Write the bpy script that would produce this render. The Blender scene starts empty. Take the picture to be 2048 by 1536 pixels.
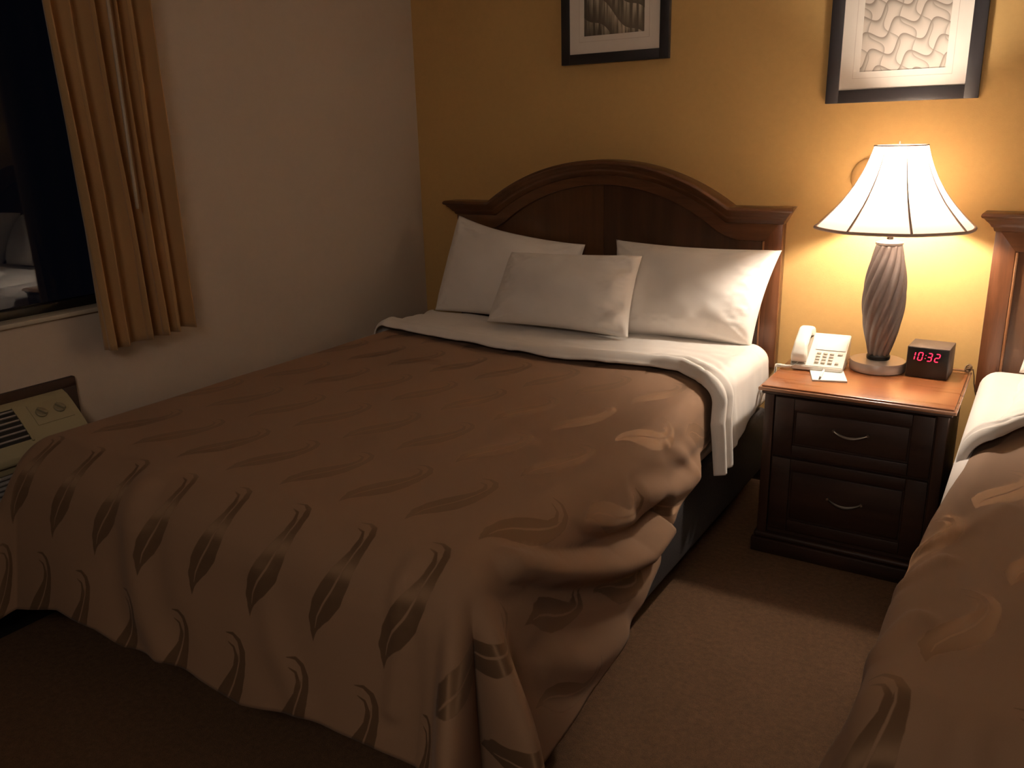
import bpy, bmesh, math, random
import numpy as np
from mathutils import Vector, Matrix
random.seed(7)
S = bpy.context.scene
COL = S.collection
R = math.radians

# ------------------------------------------------------------------ camera, world, light, exposure
H = 1.41
FPX = 1683.1
cam_d = bpy.data.cameras.new('camera')
cam_d.sensor_fit = 'HORIZONTAL'
cam_d.sensor_width = 36.0
cam_d.lens = FPX / 2048 * 36.0
cam_d.clip_start = 0.02
cam = bpy.data.objects.new('camera', cam_d)
COL.objects.link(cam)
right = Vector((0.84668815, 0.53147347, -0.02559547))
down = Vector((0.13036032, -0.2538336, -0.95842302))
fwd = Vector((-0.5158734, 0.80814879, -0.28420096))
cam.matrix_world = Matrix(((right.x, -down.x, -fwd.x, 0.0),
                           (right.y, -down.y, -fwd.y, -3.3),
                           (right.z, -down.z, -fwd.z, H),
                           (0, 0, 0, 1)))
S.camera = cam

w = bpy.data.worlds.new('night')
S.world = w
w.use_nodes = True
w.node_tree.nodes['Background'].inputs[0].default_value = (0.010, 0.012, 0.022, 1)
w.node_tree.nodes['Background'].inputs[1].default_value = 0.08

S.view_settings.view_transform = 'Standard'
S.view_settings.look = 'None'
S.view_settings.gamma = 1.0
S.view_settings.use_curve_mapping = False
S.view_settings.exposure = 0.38

BULB = 680.0            # emission strength of the frosted bulb in the table lamp
LAMPC = (1.0, 0.87, 0.72)
FILL_W = 14.0           # added fill disk for unseen room light, high behind the camera
fd = bpy.data.lights.new('fill_light', 'AREA')
fd.shape = 'DISK'
fd.size = .9
fd.energy = FILL_W
fd.color = (1.0, 0.83, 0.68)
fl = bpy.data.objects.new('fill_light', fd)
COL.objects.link(fl)
fl.location = (.0, -4.2, 2.34)
fl.rotation_euler = (Vector((-1.4, -1.2, 0.7)) - fl.location).to_track_quat('-Z', 'Y').to_euler()

# ------------------------------------------------------------------ node helpers
class NT:
    def __init__(s, name, rough=0.6, **kw):
        s.m = bpy.data.materials.new(name)
        s.m.use_nodes = True
        s.t = s.m.node_tree
        s.b = s.t.nodes['Principled BSDF']
        s.b.inputs['Roughness'].default_value = rough
        for k, v in kw.items():
            s.b.inputs[k.replace('_', ' ')].default_value = v
    def n(s, typ, **kw):
        nd = s.t.nodes.new('ShaderNode' + typ)
        for k, v in kw.items():
            setattr(nd, k, v)
        return nd
    def l(s, a, b):
        s.t.links.new(a, b)
    def sock(s, inp, v):
        if isinstance(v, bpy.types.NodeSocket):
            s.l(v, inp)
        else:
            inp.default_value = v
    def M(s, op, a, b=0.0, c=None, clamp=False):
        nd = s.n('Math', operation=op)
        nd.use_clamp = clamp
        s.sock(nd.inputs[0], a)
        s.sock(nd.inputs[1], b)
        if c is not None:
            s.sock(nd.inputs[2], c)
        return nd.outputs[0]
    def mix(s, f, a, b):
        nd = s.n('Mix', data_type='RGBA')
        s.sock(nd.inputs[0], f)
        s.sock(nd.inputs[6], a if not isinstance(a, tuple) else (*a, 1)[:4])
        s.sock(nd.inputs[7], b if not isinstance(b, tuple) else (*b, 1)[:4])
        return nd.outputs[2]
    def mapr(s, v, a, b, c=0.0, d=1.0, smooth=False):
        nd = s.n('MapRange')
        if smooth:
            nd.interpolation_type = 'SMOOTHSTEP'
        s.sock(nd.inputs[0], v)
        for i, x in enumerate((a, b, c, d)):
            s.sock(nd.inputs[i + 1], x)
        return nd.outputs[0]
    def noise(s, scale, detail=3, rough=0.55, vec=None, dist=0.0):
        nd = s.n('TexNoise')
        nd.inputs['Scale'].default_value = scale
        nd.inputs['Detail'].default_value = detail
        nd.inputs['Roughness'].default_value = rough
        nd.inputs['Distortion'].default_value = dist
        if vec is not None:
            s.l(vec, nd.inputs['Vector'])
        return nd.outputs[0]
    def obj(s):
        return s.n('TexCoord').outputs['Object']
    def uv(s):
        return s.n('TexCoord').outputs['UV']
    def scaled(s, vec, sc, rot=(0, 0, 0)):
        nd = s.n('Mapping')
        s.l(vec, nd.inputs[0])
        nd.inputs['Scale'].default_value = sc
        nd.inputs['Rotation'].default_value = rot
        return nd.outputs[0]
    def bump(s, h, strength=0.2, dist=0.01):
        nd = s.n('Bump')
        nd.inputs['Strength'].default_value = strength
        nd.inputs['Distance'].default_value = dist
        s.l(h, nd.inputs['Height'])
        s.l(nd.outputs[0], s.b.inputs['Normal'])
    def color(s, c):
        s.sock(s.b.inputs['Base Color'], c if not isinstance(c, tuple) else (*c, 1)[:4])
    def rough(s, v):
        s.sock(s.b.inputs['Roughness'], v)

def plain(name, c, rough=0.6, var=0.06, scale=30, bump=0.0, bscale=200, **kw):
    k = NT(name, rough, **kw)
    o = k.obj()
    f = k.noise(scale, 4, vec=o)
    d = tuple(max(0, x * (1 - var * 2)) for x in c)
    e = tuple(min(1, x * (1 + var * 2)) for x in c)
    k.color(k.mix(f, d, e))
    if bump:
        k.bump(k.noise(bscale, 3, vec=o), bump, 0.003)
    return k.m

def wood(name, dark, light, axis='x', rough=0.32, coat=0.25, scale=1.0):
    k = NT(name, rough)
    o = k.obj()
    sc = {'x': (3, 40, 40), 'y': (40, 3, 40), 'z': (40, 40, 3)}[axis]
    sc = tuple(x * scale for x in sc)
    g = k.noise(1.0, 6, 0.6, vec=k.scaled(o, sc), dist=0.6)
    b = k.noise(2.2, 3, 0.5, vec=k.scaled(o, tuple(x / 12 for x in sc)), dist=1.2)
    f = k.M('ADD', k.M('MULTIPLY', g, 0.65), k.M('MULTIPLY', b, 0.45))
    k.color(k.mix(k.mapr(f, 0.35, 0.75), dark, light))
    k.rough(k.mapr(g, 0.3, 0.7, rough - 0.05, rough + 0.08))
    k.b.inputs['Coat Weight'].default_value = coat
    k.b.inputs['Coat Roughness'].default_value = 0.25
    k.bump(g, 0.08, 0.001)
    return k.m

# materials
def wall_mat(name, c, mott):
    k = NT(name, 0.75)
    o = k.obj()
    a = k.noise(1.7, 3, vec=o)
    b = k.noise(38, 4, 0.7, vec=o)
    f = k.M('ADD', k.M('MULTIPLY', a, 0.5), k.M('MULTIPLY', b, 0.5))
    k.color(k.mix(k.mapr(f, 0.3, 0.7), tuple(x * (1 - mott) for x in c), tuple(min(1, x * (1 + mott)) for x in c)))
    k.bump(k.noise(210, 3, vec=o), 0.22, 0.002)
    return k.m
M_mustard = wall_mat('mustard_wall_paint', (0.60, 0.375, 0.135), 0.06)
M_greige = wall_mat('greige_wall_paint', (0.53, 0.435, 0.35), 0.03)
M_ceiling = plain('ceiling_paint', (0.85, 0.81, 0.75), 0.9)
k = NT('brown_carpet', 0.95)
o = k.obj()
f1 = k.noise(420, 2, vec=o); f2 = k.noise(60, 4, 0.7, vec=o)
k.color(k.mix(k.mapr(k.M('ADD', k.M('MULTIPLY', f1, 0.5), k.M('MULTIPLY', f2, 0.5)), 0.35, 0.65), (0.085, 0.041, 0.018), (0.185, 0.094, 0.043)))
k.bump(f1, 0.8, 0.004)
M_carpet = k.m
M_cherry = wood('cherry_wood', (0.070, 0.026, 0.010), (0.165, 0.068, 0.026), 'x')
M_cherry_v = wood('cherry_wood_upright', (0.080, 0.028, 0.011), (0.22, 0.082, 0.032), 'z')
M_veneer_d = wood('veneer_dark', (0.040, 0.016, 0.007), (0.085, 0.034, 0.014), 'z', scale=0.6)
M_veneer_l = wood('veneer_light', (0.066, 0.026, 0.010), (0.135, 0.056, 0.021), 'z', scale=0.6)
M_bead_glint = wood('bead_wood_glint', (0.28, 0.12, 0.05), (0.42, 0.20, 0.09), 'z')  # the bead's bright reflection is put into a paler wood colour
M_top_lit = wood('nightstand_top_wood_lit', (0.26, 0.085, 0.028), (0.42, 0.155, 0.055), 'x', rough=0.30, coat=0.5)  # lamplight on the top is put into a brighter orange wood
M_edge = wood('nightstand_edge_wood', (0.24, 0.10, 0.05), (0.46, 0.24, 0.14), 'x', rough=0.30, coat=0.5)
M_case = wood('nightstand_case_wood_shaded', (0.018, 0.007, 0.004), (0.042, 0.016, 0.008), 'x', rough=0.5, coat=0.05)  # same nightstand wood, colour darkened for the shaded front
M_case_v_shaded = wood('nightstand_post_wood_shaded', (0.026, 0.010, 0.005), (0.058, 0.022, 0.010), 'z', rough=0.5, coat=0.05)  # upright grain, with the case's shade put into the colour
M_acwood = wood('dark_wood_board', (0.020, 0.008, 0.005), (0.045, 0.017, 0.010), 'y', rough=0.6, coat=0.0)
M_nickel = plain('brushed_nickel', (0.34, 0.31, 0.28), 0.33, Metallic=1.0)
M_pewter = plain('pewter', (0.19, 0.155, 0.145), 0.42, 0.06, 60, Metallic=0.35)
M_pewter_l = plain('pewter_base', (0.50, 0.43, 0.38), 0.42, 0.04, 40, Metallic=0.7)
M_darkmetal = plain('dark_metal', (0.02, 0.018, 0.017), 0.35, Metallic=0.5)
M_black = plain('black_frame_wood', (0.018, 0.015, 0.017), 0.42)
M_mat = plain('mat_board', (0.80, 0.72, 0.64), 0.85, 0.02)
M_base = plain('charcoal_base_cloth', (0.034, 0.029, 0.030), 0.9, 0.2, 300, bump=0.5)
M_white = plain('white_cotton', (0.86, 0.80, 0.74), 0.75, 0.01, 20, bump=0.12, bscale=500, Sheen_Weight=0.15)
M_mattress = plain('white_fitted_sheet', (0.84, 0.77, 0.72), 0.8, 0.01, 20, bump=0.1, bscale=400)
M_plastic = plain('ivory_plastic', (0.86, 0.83, 0.74), 0.35, 0.01)
M_key = plain('grey_keys', (0.55, 0.50, 0.43), 0.5, 0.01)
M_recess_shade = plain('phone_recess_shade', (0.30, 0.26, 0.20), 0.5, 0.02)  # ivory darkened: shade of the handset recess put into the colour
M_acbeige = plain('beige_ac_plastic', (0.34, 0.29, 0.17), 0.5, 0.02)
M_acgrey = plain('grey_ac_slats', (0.30, 0.27, 0.25), 0.5, 0.02)
M_acdark = plain('dark_ac_cavity', (0.012, 0.010, 0.009), 0.8)
M_paper = plain('white_paper', (0.88, 0.87, 0.85), 0.8, 0.005)
M_blackp = plain('black_plastic', (0.012, 0.011, 0.011), 0.3, 0.1)
M_clockw = wood('clock_black_wood', (0.035, 0.024, 0.022), (0.10, 0.07, 0.064), 'x', rough=0.45, coat=0.1)
M_cordb = plain('brown_cord', (0.12, 0.065, 0.03), 0.5)
M_curtain = plain('gold_curtain_cloth', (0.46, 0.265, 0.110), 0.85, 0.06, 6, bump=0.3, bscale=350, Sheen_Weight=0.2)
M_wand = plain('wand_plastic', (0.42, 0.34, 0.25), 0.35)
M_alu = plain('dark_window_metal', (0.018, 0.015, 0.014), 0.45, Metallic=0.3)
M_sill = plain('window_sill_paint', (0.52, 0.46, 0.37), 0.6, 0.03)
M_capstrip = plain('base_cap_strip', (0.30, 0.21, 0.13), 0.6)
M_darkbase = plain('dark_baseboard', (0.020, 0.013, 0.010), 0.5)
M_tanplate = plain('tan_plate', (0.48, 0.285, 0.105), 0.5)

k = NT('window_glass', 0.0, Transmission_Weight=1.0, IOR=1.5)
k.color((0.75, 0.78, 0.8))
M_glass = k.m
k = NT('picture_glass', 0.05, Transmission_Weight=1.0, IOR=1.1)
k = NT('bulb_glow', 0.5)
k.b.inputs['Emission Color'].default_value = (*LAMPC, 1)
k.b.inputs['Emission Strength'].default_value = BULB
M_bulb = k.m
k = NT('led_red', 0.5)
k.color((0.3, 0.0, 0.01))
k.b.inputs['Emission Color'].default_value = (1.0, 0.03, 0.09, 1)
k.b.inputs['Emission Strength'].default_value = 1.6
M_led = k.m
# lampshade: thin cloth that lets light through
k = NT('lampshade_cloth', 0.8)
k.color((0.86, 0.76, 0.68))
tr = k.n('BsdfTranslucent')
tr.inputs[0].default_value = (0.95, 0.80, 0.68, 1)
mx = k.n('MixShader')
mx.inputs[0].default_value = 0.33
k.l(k.b.outputs[0], mx.inputs[1]); k.l(tr.outputs[0], mx.inputs[2])
k.l(mx.outputs[0], k.t.nodes['Material Output'].inputs[0])
M_shade = k.m
M_trim = plain('shade_trim_cloth', (0.62, 0.46, 0.38), 0.8)
# printed scallop pattern and wave pattern (flat prints)
k = NT('scallop_print', 0.8)
v = k.scaled(k.obj(), (1, 1, 1), (0, R(24), 0))
sp = k.n('SeparateXYZ'); k.l(v, sp.inputs[0])
p_, q_ = sp.outputs[0], sp.outputs[2]
TAU = 2 * math.pi
def fan(k, a, pa, b, pb, amp, ph):
    """distance, in periods, above the nearest wavy line"""
    wv = k.M('MULTIPLY', k.M('SINE', k.M('ADD', k.M('MULTIPLY', b, TAU / pb), ph)), amp)
    return k.M('FRACT', k.M('ADD', k.M('ADD', k.M('DIVIDE', a, pa), wv), 20.0))
fa = fan(k, q_, .060, p_, .105, .36, 0.0)
fb = fan(k, p_, .0525, q_, .120, .30, 1.2)
da = k.M('POWER', fa, 4.0)
db = k.M('MULTIPLY', k.M('POWER', fb, 7.0), 0.75)
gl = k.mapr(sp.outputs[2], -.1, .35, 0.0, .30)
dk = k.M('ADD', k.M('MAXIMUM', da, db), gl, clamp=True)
k.color(k.mix(dk, (0.70, 0.61, 0.53), (0.27, 0.22, 0.18)))
M_print_scallop = k.m
k = NT('wave_print', 0.8)
sp = k.n('SeparateXYZ'); k.l(k.obj(), sp.inputs[0])
xx, zz = sp.outputs[0], sp.outputs[2]
wv = k.M('MULTIPLY', k.M('SINE', k.M('MULTIPLY', xx, 38.0)), 0.016)
h = k.M('ADD', k.M('ADD', zz, k.M('MULTIPLY', xx, 0.75)), wv)
band = k.M('FRACT', k.M('MULTIPLY', h, 11.0))
st = k.noise(1.0, 2, vec=k.scaled(k.obj(), (75, 1, 6)))
lightness = k.mapr(k.M('ADD', xx, k.M('MULTIPLY', zz, 0.6)), -0.10, 0.10)
tone = k.M('MULTIPLY', k.M('POWER', band, 1.3), k.mapr(st, 0.40, 0.62))
k.color(k.mix(k.M('MULTIPLY', tone, lightness, clamp=True), k.mix(lightness, (0.030, 0.022, 0.016), (0.13, 0.105, 0.075)), (0.62, 0.54, 0.42)))
M_print_wave = k.m

# damask coverlet: brown satin with woven flame motifs, drawn in the cloth's own coordinates
def coverlet_mat():
    k = NT('damask_coverlet', 0.62)
    sp = k.n('SeparateXYZ'); k.l(k.uv(), sp.inputs[0])
    u, v = sp.outputs[0], sp.outputs[1]
    PU, PV = 0.192, 0.32
    vr = k.M('DIVIDE', k.M('ADD', v, 2.055 + 10 * PV), PV)
    row = k.M('FLOOR', vr)
    q = k.M('SUBTRACT', k.M('MULTIPLY', k.M('FRACT', vr), PV), 0.025)
    odd = k.M('MULTIPLY', k.M('FRACT', k.M('MULTIPLY', row, 0.5)), 2.0)
    uu = k.M('SUBTRACT', k.M('ADD', u, 1.093 + 0.045 + 20 * PU), k.M('MULTIPLY', odd, 0.096))
    p = k.M('SUBTRACT', k.M('MULTIPLY', k.M('FRACT', k.M('DIVIDE', uu, PU)), PU), 0.045)
    cv = k.n('CombineXYZ'); k.l(p, cv.inputs[0]); k.l(q, cv.inputs[1])
    P = cv.outputs[0]
    def vec(op, a, b):
        nd = k.n('VectorMath', operation=op)
        for i, x in enumerate((a, b)):
            k.sock(nd.inputs[i], x)
        return nd
    def seg(a, b):
        ab = Vector((b[0] - a[0], b[1] - a[1], 0))
        pa = vec('SUBTRACT', P, (a[0], a[1], 0)).outputs[0]
        h = k.M('MULTIPLY', vec('DOT_PRODUCT', pa, tuple(ab / ab.length_squared)).outputs['Value'], 1.0, clamp=True)
        sc = k.n('VectorMath', operation='SCALE')
        sc.inputs[0].default_value = tuple(ab); k.l(h, sc.inputs['Scale'])
        d = k.n('VectorMath', operation='LENGTH')
        k.l(vec('SUBTRACT', pa, sc.outputs[0]).outputs[0], d.inputs[0])
        rr = k.M('MULTIPLY_ADD', h, b[2] - a[2], a[2])
        return k.M('SUBTRACT', d.outputs['Value'], rr)
    def poly(pts):
        r = None
        for a, b in zip(pts, pts[1:]):
            s = seg(a, b)
            r = s if r is None else k.M('MINIMUM', r, s)
        return r
    body = [(0, 0, .001), (-.001, .022, .009), (.004, .048, .021), (.020, .078, .031), (.040, .110, .0345), (.057, .145, .029), (.069, .178, .021),
            (.077, .205, .0135), (.079, .232, .0085), (.068, .254, .0058), (.047, .265, .0038), (.024, .262, .001)]
    strand = [(.060, .195, .007), (.061, .218, .005), (.052, .236, .003), (.033, .242, .001)]
    vein = [(.004, .030, .0008), (.008, .055, .0018), (.024, .088, .0024), (.041, .115, .0024), (.056, .148, .0024), (.066, .180, .002), (.071, .208, .0018), (.069, .232, .0018), (.056, .250, .0016), (.030, .252, .0016)]
    m = k.M('MINIMUM', poly(body), poly(strand))
    m = k.M('MAXIMUM', m, k.M('MULTIPLY', poly(vein), -1.0))
    mask = k.mapr(m, -0.0008, 0.0008, 1.0, 0.0)
    fine = k.noise(900, 2, vec=k.uv())
    base = k.mix(fine, (0.255, 0.148, 0.088), (0.315, 0.188, 0.114))
    k.color(k.mix(mask, base, (0.225, 0.133, 0.076)))
    # satin floats: the motif's threads run along the bed, so its gloss spreads across them
    k.sock(k.b.inputs['Metallic'], k.M('MULTIPLY', mask, 0.50))
    k.rough(k.M('SUBTRACT', 0.80, k.M('MULTIPLY', mask, 0.17)))
    k.sock(k.b.inputs['Anisotropic'], k.M('MULTIPLY', mask, 0.90))
    k.b.inputs['Specular IOR Level'].default_value = 0.28
    k.b.inputs['Specular Tint'].default_value = (1.0, 0.78, 0.58, 1)
    tn = k.n('Tangent', direction_type='UV_MAP')
    tn.uv_map = 'cloth'
    k.l(tn.outputs[0], k.b.inputs['Tangent'])
    k.b.inputs['Sheen Weight'].default_value = 0.06
    hh = k.M('ADD', k.M('MULTIPLY', mask, 0.4), k.M('MULTIPLY', fine, 0.25))
    k.bump(hh, 0.25, 0.0012)
    return k.m
M_cover = coverlet_mat()

# ------------------------------------------------------------------ mesh helpers
def link(name, me, mat, parent=None, smooth=None):
    if mat is not None:
        me.materials.append(mat)
    o = bpy.data.objects.new(name, me)
    COL.objects.link(o)
    if parent is not None:
        o.parent = parent
    if smooth is not None:
        me.shade_smooth()
        if smooth < 180:
            me.set_sharp_from_angle(angle=R(smooth))
    return o

def obj(name, bm, mat, parent=None, smooth=35):
    bmesh.ops.recalc_face_normals(bm, faces=bm.faces)
    me = bpy.data.meshes.new(name)
    bm.to_mesh(me)
    bm.free()
    return link(name, me, mat, parent, smooth)

def thing(name, label, cat, loc, rz=0.0, group=None):
    o = bpy.data.objects.new(name, None)
    o.empty_display_size = 0.05
    COL.objects.link(o)
    o.location = loc
    o.rotation_euler = (0, 0, rz)
    tag(o, label, cat, group)
    return o

def tag(o, label, cat, group=None):
    o['label'] = label
    o['category'] = cat
    if group:
        o['group'] = group
    return o

def struct(o):
    o['kind'] = 'structure'
    return o

def box(bm, x0, x1, y0, y1, z0, z1, bev=0.0, seg=2, mat4=None):
    r = bmesh.ops.create_cube(bm, size=1.0)
    vs = r['verts']
    for v in vs:
        v.co = Vector(((x0 + x1) / 2 + v.co.x * (x1 - x0), (y0 + y1) / 2 + v.co.y * (y1 - y0), (z0 + z1) / 2 + v.co.z * (z1 - z0)))
    if bev > 0:
        es = list({e for v in vs for e in v.link_edges})
        r = bmesh.ops.bevel(bm, geom=es, offset=bev, segments=seg, affect='EDGES', profile=0.5)
        vs = list({v for f in r['faces'] for v in f.verts} | {v for v in vs if v.is_valid})
    if mat4 is not None:
        bmesh.ops.transform(bm, matrix=mat4, verts=[v for v in vs if v.is_valid])
    return bm

def B(*a, **k):
    return box(bmesh.new(), *a, **k)

def grid_mesh(name, P, closed_u=False, closed_v=False, uv=None):
    """P: array (nu, nv, 3)"""
    nu, nv = P.shape[:2]
    co = P.reshape(-1, 3)
    faces = []
    for i in range(nu if closed_u else nu - 1):
        for j in range(nv if closed_v else nv - 1):
            i2, j2 = (i + 1) % nu, (j + 1) % nv
            faces.append((i * nv + j, i2 * nv + j, i2 * nv + j2, i * nv + j2))
    me = bpy.data.meshes.new(name)
    me.from_pydata(co.tolist(), [], faces)
    if uv is not None:
        lay = me.uv_layers.new(name='cloth')
        uvf = uv.reshape(-1, 2)
        idx = np.empty(len(me.loops), dtype=np.int32)
        me.loops.foreach_get('vertex_index', idx)
        lay.data.foreach_set('uv', uvf[idx].astype(np.float32).ravel())
    me.update()
    return me

def tube(bm, pts, r, n=10, cap=True, closed=False):
    pts = [Vector(p) for p in pts]
    rs = r if isinstance(r, (list, tuple)) else [r] * len(pts)
    rings = []
    prev = None
    N = len(pts)
    for i, p in enumerate(pts):
        if closed:
            t = (pts[(i + 1) % N] - pts[i - 1]).normalized()
        else:
            t = (pts[min(i + 1, N - 1)] - pts[max(i - 1, 0)]).normalized()
        if prev is None:
            a = t.orthogonal().normalized()
        else:
            a = (prev - t * prev.dot(t))
            a = a.normalized() if a.length > 1e-6 else t.orthogonal().normalized()
        prev = a
        b = t.cross(a)
        rings.append([bm.verts.new(p + (a * math.cos(2 * math.pi * k / n) + b * math.sin(2 * math.pi * k / n)) * rs[i]) for k in range(n)])
    for i in range(N if closed else N - 1):
        A, C = rings[i], rings[(i + 1) % N]
        for k_ in range(n):
            bm.faces.new((A[k_], A[(k_ + 1) % n], C[(k_ + 1) % n], C[k_]))
    if cap and not closed:
        bm.faces.new(rings[0][::-1])
        bm.faces.new(rings[-1])
    return bm

def lathe(bm, prof, n=48, c=(0, 0), cap=True, rf=None):
    rings = []
    for (r, z) in prof:
        ring = []
        for k_ in range(n):
            a = 2 * math.pi * k_ / n
            rr = r if rf is None else rf(r, z, a)
            ring.append(bm.verts.new((c[0] + rr * math.cos(a), c[1] + rr * math.sin(a), z)))
        rings.append(ring)
    for A, C in zip(rings, rings[1:]):
        for k_ in range(n):
            bm.faces.new((A[k_], A[(k_ + 1) % n], C[(k_ + 1) % n], C[k_]))
    if cap:
        bm.faces.new(rings[0][::-1])
        bm.faces.new(rings[-1])
    return bm

def prism(bm, outline, y0, y1):
    """outline of (x, z), extruded along y"""
    a = [bm.verts.new((x, y0, z)) for x, z in outline]
    b = [bm.verts.new((x, y1, z)) for x, z in outline]
    bm.faces.new(a)
    bm.faces.new(b[::-1])
    n = len(a)
    for i in range(n):
        bm.faces.new((a[i], b[i], b[(i + 1) % n], a[(i + 1) % n]))
    return bm

def vnoise(x, y, seed=0):
    """smooth value noise, numpy arrays"""
    rs = np.random.RandomState(seed)
    T = rs.rand(64, 64) * 2 - 1
    xi, yi = np.floor(x).astype(int), np.floor(y).astype(int)
    fx, fy = x - xi, y - yi
    fx = fx * fx * fx * (fx * (fx * 6 - 15) + 10)
    fy = fy * fy * fy * (fy * (fy * 6 - 15) + 10)
    g = lambda a, b: T[a % 64, b % 64]
    return (g(xi, yi) * (1 - fx) + g(xi + 1, yi) * fx) * (1 - fy) + (g(xi, yi + 1) * (1 - fx) + g(xi + 1, yi + 1) * fx) * fy

def smooth(x, a, b):
    t = np.clip((x - a) / (b - a), 0, 1)
    return t * t * (3 - 2 * t)

def solidify(o, t, off=-1.0):
    m = o.modifiers.new('thickness', 'SOLIDIFY')
    m.thickness = t
    m.offset = off
    return o

# ------------------------------------------------------------------ the room
XL, XR, YB, ZC = -2.60, 3.30, -6.2, 2.44
struct(obj('floor', B(XL - .15, XR + .15, YB - .15, .15, -.10, 0.0), M_carpet))
struct(obj('ceiling', B(XL - .15, XR + .15, YB - .15, .15, ZC, ZC + .10), M_ceiling))
struct(obj('wall_back', B(XL - .15, XR + .15, 0.0, .15, 0.0, ZC), M_mustard))
struct(obj('wall_right', B(XR, XR + .15, YB, 0.0, 0.0, ZC), M_greige))
struct(obj('wall_front', B(XL - .15, XR + .15, YB - .15, YB, 0.0, ZC), M_greige))
WY0, WY1, WZ0, WZ1 = -3.25, -1.62, 0.905, 2.15
bm = bmesh.new()
box(bm, XL - .15, XL, WY1, 0.0, 0, ZC)
box(bm, XL - .15, XL, YB, WY0, 0, ZC)
box(bm, XL - .15, XL, WY0, WY1, 0, WZ0)
box(bm, XL - .15, XL, WY0, WY1, WZ1, ZC)
struct(obj('wall_left', bm, M_greige, smooth=None))
# window: frame, two panes, sill
win = bpy.data.objects.new('window_1', None); COL.objects.link(win); struct(win)
win.location = (XL - .06, (WY0 + WY1) / 2, WZ0)
def wloc(o):
    o.matrix_parent_inverse = Matrix.Translation(win.location).inverted()
    return o
bm = bmesh.new()
fx0, fx1 = XL - .10, XL - .055
box(bm, fx0, fx1, WY0, WY1, WZ0, WZ0 + .028, .003)
box(bm, fx0, fx1, WY0, WY1, WZ1 - .04, WZ1, .003)
for y in (WY0, WY1 - .04, -2.62):
    box(bm, fx0, fx1, y, y + .04, WZ0 + .028, WZ1 - .04, .003)
wloc(obj('window_frame', bm, M_alu, win))
for y0, y1 in ((WY0 + .04, -2.62), (-2.58, WY1 - .04)):
    wloc(obj('pane', B(XL - .080, XL - .074, y0, y1, WZ0 + .028, WZ1 - .04), M_glass, win, None))
wloc(obj('window_sill', B(XL - .055, XL + .016, WY0 - .03, WY1 + .03, WZ0 - .013, WZ0 + .002, .004), M_sill, win))
# baseboards: dark base with a paler cap strip
def baseboard(name, x0, x1, y0, y1, cap):
    e = struct(obj(name, B(x0, x1, y0, y1, 0, .195, .002), M_darkbase))
    obj('cap_strip', B(x0 - cap[0], x1 + cap[1], y0 - cap[2], y1 + cap[3], .195, .209, .003), M_capstrip, e)
baseboard('baseboard_back', XL + .013, XR - .013, -.012, 0, (0, 0, .004, 0))
baseboard('baseboard_left_rear', XL, XL + .012, -1.84, -.013, (0, .004, 0, 0))
baseboard('baseboard_left_front', XL, XL + .012, YB, -3.12, (0, .004, 0, 0))
baseboard('baseboard_right', XR - .012, XR, YB, -.013, (.004, 0, 0, 0))

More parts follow.
